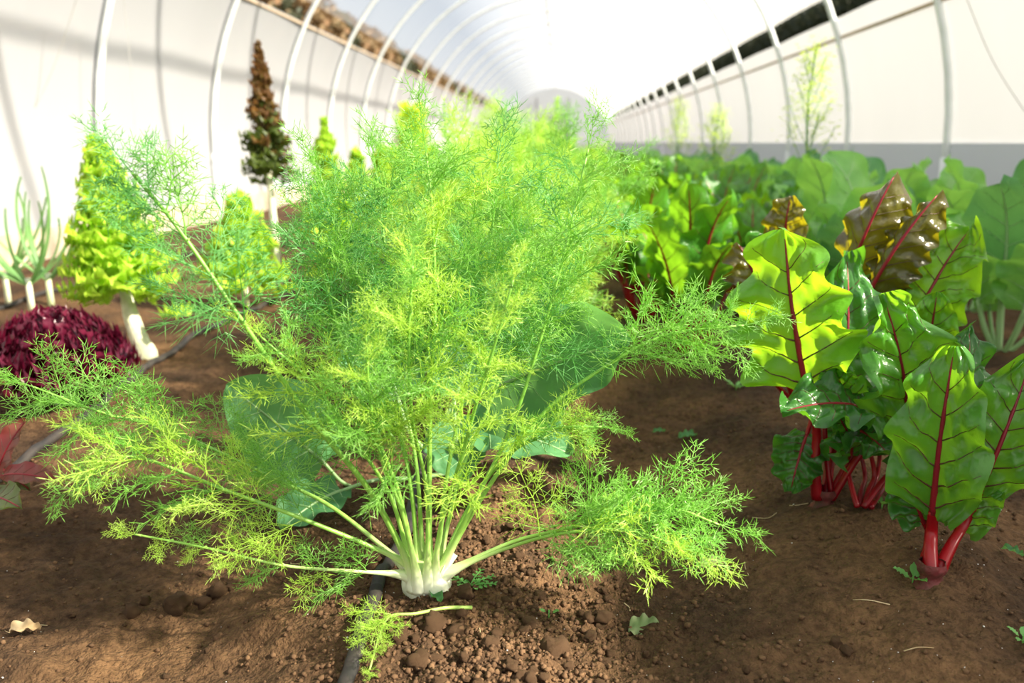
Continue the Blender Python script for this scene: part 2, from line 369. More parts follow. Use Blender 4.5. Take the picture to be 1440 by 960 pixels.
pr_frill = lambda t: max(.12, (.25 + .75 * t ** .7) * (1 - max(0, t - .8) ** 2 * 14)) if t < .999 else .3

# ------------------------------------------------------------ fennel fronds
def spray(seed, L, n1, n2, n3, thick=.0006, flat=.35, droop=.12, twolevel=False):
    rnd = random.Random(seed); mb = MB()
    def rnd_v(s): return V((rnd.gauss(0, s), rnd.gauss(0, s), rnd.gauss(0, s)))
    def path(p, d, L, n, bend):
        out = [p]; d = d.normalized()
        for i in range(n):
            d = (d + rnd_v(.09) + bend / n).normalized(); out.append(out[-1] + d * (L / n))
        return out
    def point(P, t):
        q = t * (len(P) - 1); i = min(int(q), len(P) - 2); f = q - i
        return P[i].lerp(P[i + 1], f), (P[i + 1] - P[i]).normalized()
    def rec(p, d, nrm, L, lvl, cnts):
        if lvl == len(cnts):
            mb.thread(p, d, L, thick, rnd_v(.12) * L); return
        P = path(p, d, L, 5 if lvl == 0 else 3, V((0, 0, -droop)) if lvl == 0 else rnd_v(.2))
        r = thick * (2.0, 1.35, 1.05)[lvl]
        mb.tube(P, [r * (1 - .5 * i / (len(P) - 1)) for i in range(len(P))], 4 if lvl == 0 else 3, cap=False)
        c = cnts[lvl]
        for i in range(c):
            t = (.14 + .82 * i / max(1, c - 1)) if c > 1 else .5
            q, tan = point(P, min(t, .99)); side = nrm.cross(tan)
            if side.length < .01: side = tan.orthogonal()
            side.normalize()
            for sg in (-1, 1):
                tw = rnd.gauss(0, flat) + (.7 if lvl else .35) * rnd.choice((-1, 1)) * rnd.random()
                s = (side * sg * math.cos(tw) + nrm * math.sin(tw)).normalized()
                an = R(rnd.uniform(34, 66))
                dd = (tan * math.cos(an) + s * math.sin(an)).normalized()
                sh = (1 - .72 * t) if lvl == 0 else (1 - .45 * t)
                ll = max(L * (.52, .58, 1.0)[lvl] * sh, (.03, .014, .008)[lvl]) * rnd.uniform(.8, 1.2)
                rec(q, dd, (nrm + rnd_v(.35)).normalized(), ll, lvl + 1, cnts)
        q, tan = P[-1], (P[-1] - P[-2]).normalized()
        mb.thread(q, tan, max(.010, L * (.16, .4, .7)[lvl]), thick, rnd_v(.02) * L)
    rec(V((0, 0, 0)), V((1, 0, 0)), V((0, 0, 1)), L, 0, (n1, n2, n3))
    return mb
FR = {}
_src = [spray(20 + i, .16, 6, 4, 1, .00058) for i in range(5)]
_srcs = [spray(40 + i, .085, 5, 3, 1, .00055) for i in range(4)]
for key, mn in (('g', 'fen'), ('y', 'fen2'), ('b', 'fen3')):
    FR[key] = ([q.mesh('frond', M[mn], False) for q in _src], [q.mesh('frond', M[mn], False) for q in _srcs])
_lite = [spray(60 + i, .16, 7, 4, 1, .0008) for i in range(4)]

def frond_nodes(P, rnd, t0, nn, Lb, spread=1.0):
    """points, directions and sizes of the side fronds of a fennel leaf stalk"""
    out = []; n = len(P)
    tw = rnd.uniform(0, 3.14)
    for i in range(nn):
        t = t0 + (1 - t0) * (i / nn) ** .9; q = t * (n - 1); k = min(int(q), n - 2); f = q - k
        p = P[k].lerp(P[k + 1], f); tan = (P[k + 1] - P[k]).normalized()
        tw += rnd.uniform(.9, 1.9); a = tan.orthogonal().normalized(); b = tan.cross(a); s = a * math.cos(tw) + b * math.sin(tw)
        for sg in (-1, 1):
            an = R(rnd.uniform(34, 58)) * spread
            d = tan * math.cos(an) + s * sg * math.sin(an) + V((0, 0, rnd.uniform(-.1, .18)))
            L = Lb * (1 - .62 * (t - t0) / (1 - t0)) * rnd.uniform(.8, 1.15)
            out.append((p, d.normalized(), V((rnd.gauss(0, .5), rnd.gauss(0, .5), 1)).normalized(), L))
    tan = (P[-1] - P[-3]).normalized(); out.append((P[-1], tan, V((rnd.gauss(0, .4), rnd.gauss(0, .4), 1)), Lb * .5))
    return out
def fennel_stem(root, pts, r0, r1, seed, t0=.42, nn=6, Lb=.17, keys='gy', mat='fstem', sheath=0.):
    rnd = random.Random(seed); P = crom(pts, 7); n = len(P) - 1
    mb = MB(); mb.tube(P, [r0 + (r1 - r0) * (i / n) ** .55 + sheath * math.exp(-((P[i] - P[0]).length / .042) ** 2) for i in range(n + 1)], 9)
    for (p, d, nr, L) in frond_nodes(P, random.Random(seed), t0, nn, 1.0)[::2]:     # a swollen node where fronds leave
        q = (n - 1); mb.tube([p - d * .004, p + d * .006], [r1 * 1.25, r1 * .8], 6)
    st = link('stem', mb.mesh('stem', M[mat]), root)
    for (p, d, nr, L) in frond_nodes(P, rnd, t0, nn, Lb):
        kset = FR[rnd.choice(keys)]
        if L > .105: me, s = rnd.choice(kset[0]), L / .16
        else: me, s = rnd.choice(kset[1]), L / .085
        link('frond', me, st, frame(p, d, nr, s))
    return st

# ------------------------------------------------------------ the large fennel in front
B = V((-.194, 1.163, soil_z(-.194, 1.163)))
fen = thing('fennel_plant', B, 'large feathery fennel with an exposed white bulb and long spreading stalks', 'fennel', None)
mb = MB(); rows = []
for i in range(15):
    t = i / 14; z = -.02 + .070 * t; rr = .034 * (math.sin(math.pi * (.16 + .74 * t)) ** .7) * (1 - .12 * t)
    row = []
    for k in range(36):
        a = 2 * math.pi * k / 36; lob = 1 + .10 * abs(math.sin(2.5 * a + .6 * t)) ** .7 - .05 + .025 * math.sin(26 * a)*t
        row.append((B.x + math.cos(a) * rr * 1.15 * lob, B.y + math.sin(a) * rr * .85 * lob, B.z + z))
    rows.append(row)
mb.quadgrid(rows, True)
mb.f.append(tuple(len(mb.v) - 36 + k for k in range(36)))
bulb = link('bulb', mb.mesh('bulb', M['fstem']), fen)
for k, (a, tilt, h) in enumerate(((0.1, .55, .045), (3.3, .50, .045))):   # open sheath flaps
    d = V((math.cos(a), math.sin(a) * .8, 0)); p0 = B + d * .026 + V((0, 0, .018))
    S = surf(h, .034, pr_oval, 16, .35, 0, 3, 0, 5, k)
    mbq = blade(S, 10, 8); link('sheath', mbq.mesh('sheath', M['fstem']), bulb, frame(p0, d * tilt + V((0, 0, 1)), -d + V((0, 0, tilt))))
def fs(pix, r0=.0052, r1=.0015, base=None, **kw):
    P1 = at(*pix[0]); d = P1 - B; d.z = 0; d = d.normalized() * min(.020, d.length * .35)
    pts = [B + d + V((0, 0, .012)), B + d * 1.45 + V((0, 0, .05)) if P1.z > .12 else B + d * 1.7 + V((0, 0, .034))] + [at(x, y, Y) for x, y, Y in pix]
    kw['sheath'] = .0085
    return fennel_stem(fen, pts, r0, r1, **kw)
random.seed(4)
hero = [  # pixel-read points with their real depth along the tunnel
 dict(pix=[(520, 690, 1.10), (430, 580, 1.06), (340, 450, 1.03), (250, 320, 1.02), (190, 248, 1.02)], r0=.0068, r1=.002, t0=.66, nn=5, Lb=.14, keys='gbb'),
 dict(pix=[(440, 735, 1.10), (320, 690, 1.07), (190, 642, 1.05), (130, 665, 1.04)], t0=.42, nn=7, Lb=.125, keys='gyy'),
 dict(pix=[(500, 803, 1.11), (400, 795, 1.08), (290, 770, 1.06), (195, 752, 1.05)], r0=.0042, r1=.0014, t0=.36, nn=6, Lb=.07, keys='yg'),
 dict(pix=[(470, 715, 1.2), (380, 670, 1.22), (240, 605, 1.22), (150, 582, 1.2), (50, 545, 1.18)], t0=.42, nn=9, Lb=.15, keys='g'),
 dict(pix=[(550, 700, 1.14), (500, 620, 1.1), (440, 540, 1.07), (372, 478, 1.05)], t0=.42, nn=7, Lb=.12, keys='yyg'),
 dict(pix=[(604, 640, 1.17), (606, 540, 1.17), (612, 430, 1.17), (608, 300, 1.18), (600, 220, 1.19)], r0=.0062, t0=.40, nn=8, Lb=.17, keys='ggy'),
 dict(pix=[(622, 730, 1.13), (650, 640, 1.08), (672, 560, 1.05), (700, 470, 1.02), (720, 400, 1.01)], t0=.34, nn=6, Lb=.10, keys='yy'),
 dict(pix=[(670, 700, 1.15), (715, 610, 1.16), (750, 510, 1.17), (790, 370, 1.18), (826, 215, 1.2)], r0=.006, t0=.56, nn=7, Lb=.14, keys='gb'),
 dict(pix=[(690, 680, 1.16), (765, 580, 1.17), (860, 510, 1.18), (940, 470, 1.18), (1040, 458, 1.17)], r0=.0056, t0=.66, nn=6, Lb=.12, keys='g'),
 dict(pix=[(720, 762, 1.15), (800, 742, 1.13), (870, 716, 1.11), (950, 716, 1.09), (1005, 735, 1.08)], r0=.005, t0=.46, nn=6, Lb=.13, keys='g'),
 dict(pix=[(715, 770, 1.14), (790, 750, 1.10), (880, 745, 1.07), (960, 770, 1.05)], r0=.0045, t0=.52, nn=6, Lb=.13, keys='gy'),
 dict(pix=[(572, 650, 1.18), (530, 520, 1.22), (490, 380, 1.25), (455, 260, 1.28)], t0=.45, nn=8, Lb=.17, keys='gb'),
 dict(pix=[(585, 650, 1.2), (560, 520, 1.25), (545, 380, 1.3), (530, 250, 1.34)], t0=.42, nn=8, Lb=.18, keys='gb'),
 dict(pix=[(630, 660, 1.2), (660, 520, 1.26), (685, 390, 1.31), (700, 240, 1.36)], t0=.45, nn=8, Lb=.18, keys='gb'),
 dict(pix=[(650, 660, 1.22), (700, 540, 1.29), (740, 400, 1.35), (770, 270, 1.4)], t0=.55, nn=7, Lb=.15, keys='gy'),
 dict(pix=[(560, 690, 1.16), (515, 580, 1.16), (478, 470, 1.17), (452, 370, 1.18), (435, 290, 1.18)], t0=.45, nn=7, Lb=.13, keys='gb'),
 dict(pix=[(565, 720, 1.11), (535, 640, 1.06), (520, 560, 1.02), (515, 480, 1.0)], r0=.005, t0=.42, nn=6, Lb=.11, keys='yg'),
 dict(pix=[(600, 690, 1.12), (580, 590, 1.08), (575, 480, 1.06), (580, 380, 1.05)], r0=.005, t0=.40, nn=7, Lb=.13, keys='gy'),
 dict(pix=[(655, 720, 1.18), (705, 650, 1.16), (770, 605, 1.13), (840, 600, 1.11)], r0=.0042, t0=.55, nn=5, Lb=.09, keys='yg'),
]
for k, h in enumerate(hero):
    if k in (4, 5, 6, 7) or k >= 11: h['t0'] += .11; h['Lb'] *= .92
    fs(seed=100 + k, **h)

# ------------------------------------------------------------ the fennel row behind
def proto_fennel(seed, H, parts, ns=13, keys='yyg'):
    rnd = random.Random(seed); stems = []
    for i in range(ns):
        a = 2.399 * i; lean = .10 + .50 * ((i + .5) / ns); h = H * (1 - .30 * (i / ns)) * rnd.uniform(.88, 1.05); d = V((math.cos(a), math.sin(a), 0))
        stems.append([d * .012, d * (.02 + lean * h * .25) + V((0, 0, h * .32)), d * (lean * h * .55) + V((0, 0, h * .66)), d * (lean * h * .95) + V((0, 0, h * .93))])
    if parts:
        root = thing('fennel_plant', (0, 0, 0), '', 'fennel')
        mb = MB(); mb.tube([(0, 0, -.02), (0, 0, .02), (0, 0, .06)], [.025, .04, .028], 14); link('bulb', mb.mesh('bulb', M['fstem']), root)
        for i, s in enumerate(stems): fennel_stem(root, s, .006, .0016, seed * 50 + i, .30, 6, .19, keys)
        return root
    vs = []; fsx = []; off = 0
    src = [(np.array([tuple(q) for q in b.v]), b.f) for b in _lite]
    mbs = MB()
    for s in stems:
        P = crom(s, 5); mbs.tube(P, [.006 + (.002 - .006) * i / (len(P) - 1) for i in range(len(P))], 5)
        for (p, d, nr, L) in frond_nodes(P, rnd, .28, 6, .21):
            v, f = rnd.choice(src); m = np.array(frame(p, d, nr, L / .16))
            vs.append(v @ m[:3, :3].T + m[:3, 3]); fsx += [tuple(q + off for q in g) for g in f]; off += len(v)
    me = bpy.data.meshes.new('foliage'); me.from_pydata(np.concatenate(vs).tolist(), [], fsx); me.materials.append(M['fen2' if 'y' in keys else 'fen'])
    return me, mbs.mesh('stems', M['fstem_b'])
FL, FGR = 'yellow-green feathery fennel in the row behind the white-bulbed fennel', 'fennels of the middle row'
pf = proto_fennel(3, .72, True)
rnd = random.Random(8)
for k, (x, y, s) in enumerate(((-.13, 1.98, 1.0), (-.24, 2.42, 1.05), (-.08, 2.85, 1.08))):
    o = pf if k == 0 else copy_tree(pf)
    o.location = (x, y, soil_z(x, y)); o.rotation_euler.z = rnd.uniform(0, 6); o.scale = (s, s, s); tag(o, 'yellow-green fennel growing directly behind the broad cabbage leaves' if k == 0 else FL, 'fennel', FGR)
pm = [proto_fennel(11, .78, False, 13, 'y'), proto_fennel(12, .82, False, 13, 'g')]
y = 3.3
while y < 16:
    x = -.22 + rnd.uniform(-.09, .09); me = pm[0 if rnd.random() < .75 else 1]
    t = thing('fennel_plant', (x, y, soil_z(x, y)), FL, 'fennel', FGR)
    for nm, q in zip(('foliage', 'stems'), me): o = link(nm, q); o.parent = t; tag(o, kind='stuff')
    t.rotation_euler.z = rnd.uniform(0, 6); s = rnd.uniform(.84, 1.0); t.scale = (s, s, s); y += .46

# ------------------------------------------------------------ broad-leaved plant between the fennels
def big_leaf(root, base, joint, tip, width, nrm, mat, vmat, smat, rs=.005, prof=pr_chard, nu=46, nv=26, vein=.0022, nvein=7, stalk=True, flat=.75, **kw):
    X = tip - joint; S = surf(X.length, width, prof, nvein=nvein, **kw); Mx = frame(joint, X, nrm)
    lf = link('leaf', blade(S, nu, nv).mesh('leaf', M[mat]), root, Mx)
    link('midrib', midrib(S, vein).mesh('midrib', M[vmat]), lf); link('side_veins', veins(S, vein, nvein).mesh('side_veins', M['veind' if vmat == 'redv' else vmat]), lf)
    if stalk:
        t0 = Mx.to_3x3() @ (S(.06, 0) - S(0, 0)); t0.normalize(); m = joint - t0 * (joint - base).length * .4
        P = crom([base, (base + m) / 2 + (m - base).cross(V((0, 1, 0))) * .03, m, joint + t0 * .004], 6)
        mb = MB(); mb.tube(P, [rs * (1.08 - .42 * i / (len(P) - 1)) for i in range(len(P))], 10, flat=flat); link('leaf_stalk', mb.mesh('leaf_stalk', M[smat]), root)
    return lf
cb = gz(-.21, 1.62)
br = thing('broadleaf_plant', cb, 'broad blue-green leaved cabbage plant tucked behind the white-bulbed fennel', 'cabbage plant')
for (j, tp, wd, n, sd_) in ((at(680, 555, 1.44), at(890, 478, 1.29), .215, V((-.1, -.85, .5)), 1), (at(455, 650, 1.55), at(318, 540, 1.45), .18, V((.2, -.8, .45)), 2),
                          (at(660, 600, 1.5), at(805, 640, 1.42), .13, V((.1, -.5, .8)), 3), (at(480, 690, 1.5), at(395, 745, 1.38), .11, V((-.2, -.6, .7)), 4),
                          (at(640, 590, 1.52), at(650, 680, 1.40), .12, V((0, -.8, .5)), 5), (at(560, 560, 1.68), at(520, 430, 1.78), .18, V((0, -.8, .4)), 6), (at(640, 560, 1.7), at(700, 430, 1.82), .18, V((0, -.8, .5)), 7)):
    big_leaf(br, cb + V((0, 0, .01)), j, tp, wd, n, 'brass', 'brassv', 'brassv', .006, pr_broad, vein=.003, nvein=6, bend=35, cup=.12, ruffle=.07, nr=3, pucker=.02, seed=sd_)

# ------------------------------------------------------------ chard in front, right
def chard(base, label, leaves, group=None, crown=True):
    t = thing('chard_plant', base, label, 'chard', group)
    if crown:
        mb = MB(); rows = []
        for i in range(8):
            q = i / 7; rr = .022 * (1 - .25 * q) * (1 + .25 * math.sin(9 * q))
            rows.append([(base.x + math.cos(a) * rr * (1 + .12 * math.sin(5 * a + i)), base.y + math.sin(a) * rr, base.z - .02 + .05 * q) for a in [2 * math.pi * k / 16 for k in range(16)]])
        mb.quadgrid(rows, True); link('crown', mb.mesh('crown', M['crown']), t)
    for L in leaves:
        d = dict(mat='chard', vmat='redv', smat='red', rs=.009, vein=.0040, nvein=7, bend=30, cup=.05, ruffle=.18, nr=3.5, pucker=.10, nrm=V((-.50, -.9, .2)), off=(0, 0)); d.update(L)
        j = at(*d.pop('j')); tp = at(*d.pop('t')); off = d.pop('off'); b = base + V((off[0], off[1], .012)); n = d.pop('nrm'); wd = d.pop('w') * 1.10
        big_leaf(t, b, j, tp, wd, n, d.pop('mat'), d.pop('vmat'), d.pop('smat'), d.pop('rs'), **d)
    return t
ba = on(1308, 815)
chard(ba, 'red-stalked chard standing alone on the bare mound, its knobbly crown exposed', [
    dict(j=(1312, 722, 1.22), t=(1343, 486, 1.20), w=.132, mat='chard', seed=1, bend=22, rs=.011, vein=.0052, nrm=V((-.62, -.8, .1))),
    dict(j=(1378, 690, 1.24), t=(1450, 505, 1.27), w=.125, mat='chard', seed=2, bend=40, off=(.012, .004), nrm=V((-.35, -1, .3))),
    dict(j=(1300, 735, 1.25), t=(1272, 655, 1.27), w=.075, mat='chard_d', seed=3, bend=60, off=(-.008, .01), ruffle=.2, rs=.007, vein=.003),
    dict(j=(1350, 740, 1.26), t=(1385, 650, 1.27), w=.085, mat='chard', seed=4, bend=50, off=(.016, .008), ruffle=.2, rs=.0095, vein=.003),
    dict(j=(1335, 640, 1.30), t=(1362, 458, 1.38), w=.085, mat='chard_d', seed=5, bend=30, off=(.004, .016), nrm=V((.3, -.7, .5)))])
bb = on(1213, 722)
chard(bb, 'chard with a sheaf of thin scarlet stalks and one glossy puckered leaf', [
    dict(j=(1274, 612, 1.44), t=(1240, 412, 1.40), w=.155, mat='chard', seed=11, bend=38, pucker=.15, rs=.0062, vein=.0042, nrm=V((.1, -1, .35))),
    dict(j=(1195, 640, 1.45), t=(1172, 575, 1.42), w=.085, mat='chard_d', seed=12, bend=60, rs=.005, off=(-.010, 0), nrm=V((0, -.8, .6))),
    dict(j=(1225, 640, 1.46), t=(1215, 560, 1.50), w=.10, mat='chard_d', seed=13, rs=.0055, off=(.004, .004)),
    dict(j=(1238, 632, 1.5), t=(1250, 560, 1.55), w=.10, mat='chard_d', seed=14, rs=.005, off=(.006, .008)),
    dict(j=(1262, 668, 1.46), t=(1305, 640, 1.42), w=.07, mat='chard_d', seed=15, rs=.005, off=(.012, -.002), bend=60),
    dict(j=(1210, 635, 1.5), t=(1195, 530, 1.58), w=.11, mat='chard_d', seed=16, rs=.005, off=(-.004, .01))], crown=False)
bc = on(1158, 708)
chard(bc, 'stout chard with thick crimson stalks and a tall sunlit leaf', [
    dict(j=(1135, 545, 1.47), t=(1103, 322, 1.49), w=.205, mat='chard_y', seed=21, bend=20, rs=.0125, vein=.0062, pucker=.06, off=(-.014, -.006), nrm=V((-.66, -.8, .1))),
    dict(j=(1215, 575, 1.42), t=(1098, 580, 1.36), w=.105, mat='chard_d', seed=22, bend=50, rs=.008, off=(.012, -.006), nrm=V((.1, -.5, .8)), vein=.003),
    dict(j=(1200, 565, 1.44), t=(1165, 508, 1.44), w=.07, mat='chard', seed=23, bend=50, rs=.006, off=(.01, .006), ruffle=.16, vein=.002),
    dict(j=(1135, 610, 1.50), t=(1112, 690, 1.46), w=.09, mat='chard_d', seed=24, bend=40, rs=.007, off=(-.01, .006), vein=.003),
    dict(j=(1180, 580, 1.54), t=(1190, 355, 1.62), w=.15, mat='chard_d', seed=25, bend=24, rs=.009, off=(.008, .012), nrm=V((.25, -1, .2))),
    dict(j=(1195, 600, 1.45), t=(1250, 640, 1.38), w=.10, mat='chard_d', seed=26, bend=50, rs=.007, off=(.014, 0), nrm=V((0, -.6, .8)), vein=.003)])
bd = gz(.66, 1.86)
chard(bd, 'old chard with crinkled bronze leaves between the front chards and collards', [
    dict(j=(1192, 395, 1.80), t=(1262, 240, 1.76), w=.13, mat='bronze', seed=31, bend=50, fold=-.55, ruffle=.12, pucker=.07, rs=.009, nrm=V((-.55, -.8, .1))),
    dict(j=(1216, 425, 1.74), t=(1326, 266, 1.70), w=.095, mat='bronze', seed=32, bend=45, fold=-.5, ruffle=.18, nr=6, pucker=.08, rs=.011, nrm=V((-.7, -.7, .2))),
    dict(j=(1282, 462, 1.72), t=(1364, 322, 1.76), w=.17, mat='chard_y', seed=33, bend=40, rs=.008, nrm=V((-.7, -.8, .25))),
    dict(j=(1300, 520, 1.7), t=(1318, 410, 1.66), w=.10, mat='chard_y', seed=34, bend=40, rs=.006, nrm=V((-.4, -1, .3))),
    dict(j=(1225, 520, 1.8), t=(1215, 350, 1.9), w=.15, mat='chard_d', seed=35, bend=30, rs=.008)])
be = gz(.60, 2.10)
chard(be, 'small dull bronze chard behind the stout crimson-stalked one', [
    dict(j=(1106, 345, 1.95), t=(1112, 276, 1.93), w=.095, mat='bronze', seed=41, bend=70, pucker=.08, rs=.007),
    dict(j=(1066, 432, 1.92), t=(1036, 340, 1.90), w=.10, mat='bronze', seed=42, bend=50, pucker=.08, fold=-.3, rs=.007, nrm=V((.5, -.8, .2))),
    dict(j=(1085, 420, 2.0), t=(1075, 330, 2.06), w=.14, mat='chard_d', seed=43, bend=40, rs=.007)])

# ------------------------------------------------------------ the chard row behind
def rosette(name, n, H, W, mats, vmat, smat, prof, seed, stalk_r=.006, pk=.05, lean=.55, blade_frac=.62, petiole=True, nvar=5, ruf=.10, bendr=(25, 70), nvein=7):
    rnd = random.Random(seed); root = thing(name, (0, 0, 0), '', '')
    var = []
    for i in range(nvar):
        S = surf(1, W / (H * blade_frac), prof, bend=rnd.uniform(*bendr), cup=.06, ruffle=ruf, nr=rnd.uniform(2.5, 4.5), pucker=pk, nvein=nvein, seed=seed + i)
        me = blade(S, 26, 16).mesh('leaf', M[mats[i % len(mats)]]); ve = midrib(S, .017, .004).mesh('midrib', M[vmat]); v2 = veins(S, .017, nvein, r1=.003).mesh('side_veins', M['veind' if vmat == 'redv' else vmat]); var.append((me, ve, v2))
    for i in range(n):
        a = 2.399 * i + rnd.uniform(-.3, .3); d = V((math.cos(a), math.sin(a), 0)); q = (i + .5) / n
        ln = lean * (.15 + q) * rnd.uniform(.7, 1.2); h = H * (1 - .3 * q) * rnd.uniform(.85, 1.1)
        up = (V((0, 0, 1)) + d * ln).normalized(); b = d * .015 + V((0, 0, -.01)); j = d * .02 + up * h * (1 - blade_frac)
        me, ve, v2 = var[i % nvar]; Ls = h * blade_frac
        o = link('leaf', me, root, frame(j, (up + d * .15).normalized(), (V((0, 0, 1)) * .4 - d * .9), Ls)); link('midrib', ve, o); link('side_veins', v2, o)
        mb = MB(); mb.tube(crom([b, (b + j) / 2 + d * .01, j + up * .01], 4), [stalk_r * 1.2, stalk_r, stalk_r, stalk_r, stalk_r, stalk_r * .9, stalk_r * .9, stalk_r * .8, stalk_r * .7], 7); link('leaf_stalk', mb.mesh('leaf_stalk', M[smat]), root)
    return root
rnd = random.Random(21)
pc = [rosette('chard_plant', 11, .50, .17, ['chard', 'chard_d', 'chard_y'], 'redv', 'red', pr_chard, 51), rosette('chard_plant', 12, .54, .18, ['chard', 'chard_y', 'chard'], 'redv', 'red', pr_chard, 52)]
used = [False, False]; y = 2.75; k = 0
while y < 17:
    for x in ((.42,) if y < 3 else (.34 + rnd.uniform(-.04, .04), .78 + rnd.uniform(-.05, .05))):
        i = k % 2; k += 1; o = pc[i] if not used[i] else copy_tree(pc[i]); used[i] = True
        o.location = (x, y + rnd.uniform(-.08, .08), soil_z(x, y)); o.rotation_euler.z = rnd.uniform(0, 6.28); s = rnd.uniform(.95, 1.2); o.scale = (s, s, s)
        tag(o, 'glossy green chard with red stalks in the crowded row farther down the tunnel', 'chard', 'chards of the far row')
    y += .60
pc[0]['label'] = 'red-stalked chard first in the far row, next to the small bronze chard'
# ------------------------------------------------------------ collards by the right curtain
cg = [rosette('collard_plant', 9, .56, .26, ['coll', 'brass', 'coll'], 'brassv', 'brassv', pr_broad, 61, .007, .025, .75, .62, nvar=4, ruf=.07, bendr=(30, 80), nvein=6),
      rosette('collard_plant', 10, .50, .24, ['coll', 'coll', 'brass'], 'brassv', 'brassv', pr_broad, 62, .007, .025, .85, .62, nvar=4, ruf=.08, bendr=(30, 80), nvein=6)]
used = [False, False]
cpos = [(1.42, 2.75, 1.05), (1.12, 3.15, 1.25), (1.66, 3.5, 1.25), (1.2, 3.85, 1.2), (1.6, 4.25, 1.2)] + [(1.2 + .35 * (i % 2) + rnd.uniform(-.08, .08), 4.7 + .45 * i, rnd.uniform(1.0, 1.15)) for i in range(16)]
for k, (x, y, s) in enumerate(cpos):
    i = k % 2; o = cg[i] if not used[i] else copy_tree(cg[i]); used[i] = True
    o.location = (x, y, soil_z(x, y)); o.rotation_euler.z = rnd.uniform(0, 6.28); o.scale = (s, s, s)
    tag(o, 'broad-leaved collard with pale midribs growing beside the right curtain', 'collard', 'collards of the right row')
# ------------------------------------------------------------ bolted plants in flower
def bolted(loc, H, seed, label, fl=True):
    rnd = random.Random(seed); t = thing('bolted_plant', loc, label, 'flowering plant')
    P = [loc + V((0, 0, -.02)), loc + V((.01, 0, H * .4)), loc + V((-.01, .01, H * .75)), loc + V((0, 0, H))]
    mb = MB(); C = crom(P, 6); mb.tube(C, [.009 - .007 * i / (len(C) - 1) for i in range(len(C))], 7); st = link('stem', mb.mesh('stem', M['leek']), t)
    S = surf(.10, .035, pr_oval, 40, .1, .1, 3, .02, 5, seed); lm = blade(S, 10, 6).mesh('leaf', M['coll'])
    for i in range(16):
        a = 2.4 * i; z = H * (.08 + .52 * i / 16); d = V((math.cos(a), math.sin(a), rnd.uniform(.2, .7)))
        link('leaf', lm, t, frame(loc + V((0, 0, z)), d, V((0, 0, 1)), 1.5 - i / 18))
    fm = MB()
    for i in range(16):
        a = 2.4 * i; z = H * (.48 + .50 * i / 16); d = V((math.cos(a) * .55, math.sin(a) * .55, 1)).normalized(); L = .24 * (1 - i / 24)
        p0 = loc + V((0, 0, z)); mb = MB(); Q = crom([p0, p0 + d * L * .6, p0 + d * L + V((0, 0, .02))], 4); mb.tube(Q, .0018, 5); link('branch', mb.mesh('branch', M['leek']), t)
        for q in range(50):
            c = Q[rnd.randrange(3, len(Q))] + V((rnd.gauss(0, .022), rnd.gauss(0, .022), rnd.gauss(0, .022)))
            for u in range(4):
                an = u * 1.571 + rnd.random(); e = V((math.cos(an), math.sin(an), rnd.uniform(-.2, .5))).normalized() * .012; f = V((-e.y, e.x, .001)) * .45
                o = len(fm.v); fm.v += [tuple(c), tuple(c + e * .6 + f), tuple(c + e), tuple(c + e * .6 - f)]; fm.f.append((o, o + 1, o + 2, o + 3))
    o = link('flowers', fm.mesh('flowers', M['yellowfl'], False), t); o['kind'] = 'stuff'
bolted(V((1.12, 4.05, 0)), 1.04, 3, 'tall bolted plant with pale yellow blossom sprays among the collards')
bolted(V((.98, 5.6, 0)), .82, 4, 'shorter bolted plant with yellow-green tip rising over the chard row')
bolted(V((.95, 7.2, 0)), .95, 5, 'slim bolted plant near the far end of the chard row')

# ------------------------------------------------------------ lettuces on the left
def frill(seed, mat, ruf=.26, nr=5, L=.11, W=.13, bend=70):
    S = surf(L, W, pr_frill, bend, .15, ruf, nr, .05, 5, seed); return blade(S, 16, 18).mesh('leaf', M[mat])
FRL = {m: [frill(i + 3, m, .34, 6) if m == 'purple' else frill(i + 3, m) for i in range(3)] for m in ('lett', 'lettball', 'lettred', 'lettdark', 'purple')}
def cone_lettuce(loc, z0, z1, r0, r1, n, mats, label, seed, lean=V((0, 0, 0)), stalk=.02, size=1.0, pw=1.0, stalkmat='palestalk'):
    rnd = random.Random(seed); t = thing('lettuce_plant', loc, label, 'lettuce')
    mb = MB(); P = crom([loc + V((0, 0, -.02)) - lean * .0, loc + lean * .5 + V((0, 0, z0)), loc + lean + V((0, 0, z1))], 8)
    rows = len(P); mb.tube(P, [stalk * (1 - .75 * i / (rows - 1)) * (1 + .12 * rnd.uniform(-1, 1)) for i in range(rows)], 10); link('stalk', mb.mesh('stalk', M[stalkmat]), t)
    n = int(n * 1.9)
    for i in range(n):
        q = i / (n - 1); z = z0 + (z1 - z0) * q; a = 2.399 * i; rr = (r0 + (r1 - r0) * q ** pw) * rnd.uniform(.72, 1.15)
        L = min(rr, .075 * size) * rnd.uniform(.8, 1.15) + .012
        d = V((math.cos(a), math.sin(a), 0)); c = loc + lean * (.5 + .5 * q) + V((0, 0, z + rnd.uniform(-.05, .05) * (1 - q))) + d * max(0, rr - L * .85)
        m = mats[max(0, min(len(mats) - 1, int(q * len(mats) + rnd.uniform(-.9, .9))))]
        link('leaf', rnd.choice(FRL[m]), t, frame(c, d * (1 - .6 * q) + V((0, 0, .5 + .9 * q + rnd.uniform(-.4, .3))) + V((rnd.gauss(0, .25), rnd.gauss(0, .25), 0)), V((0, 0, 1)) - d * .6, L / .11))
    return t
cone_lettuce(gz(-1.30, 2.56), .17, .66, .165, .012, 130, ['lett'], 'tall lime-green frilly lettuce cone standing on a bare white stalk', 1, V((-.10, 0, 0)), .034, pw=1.5, size=.85)
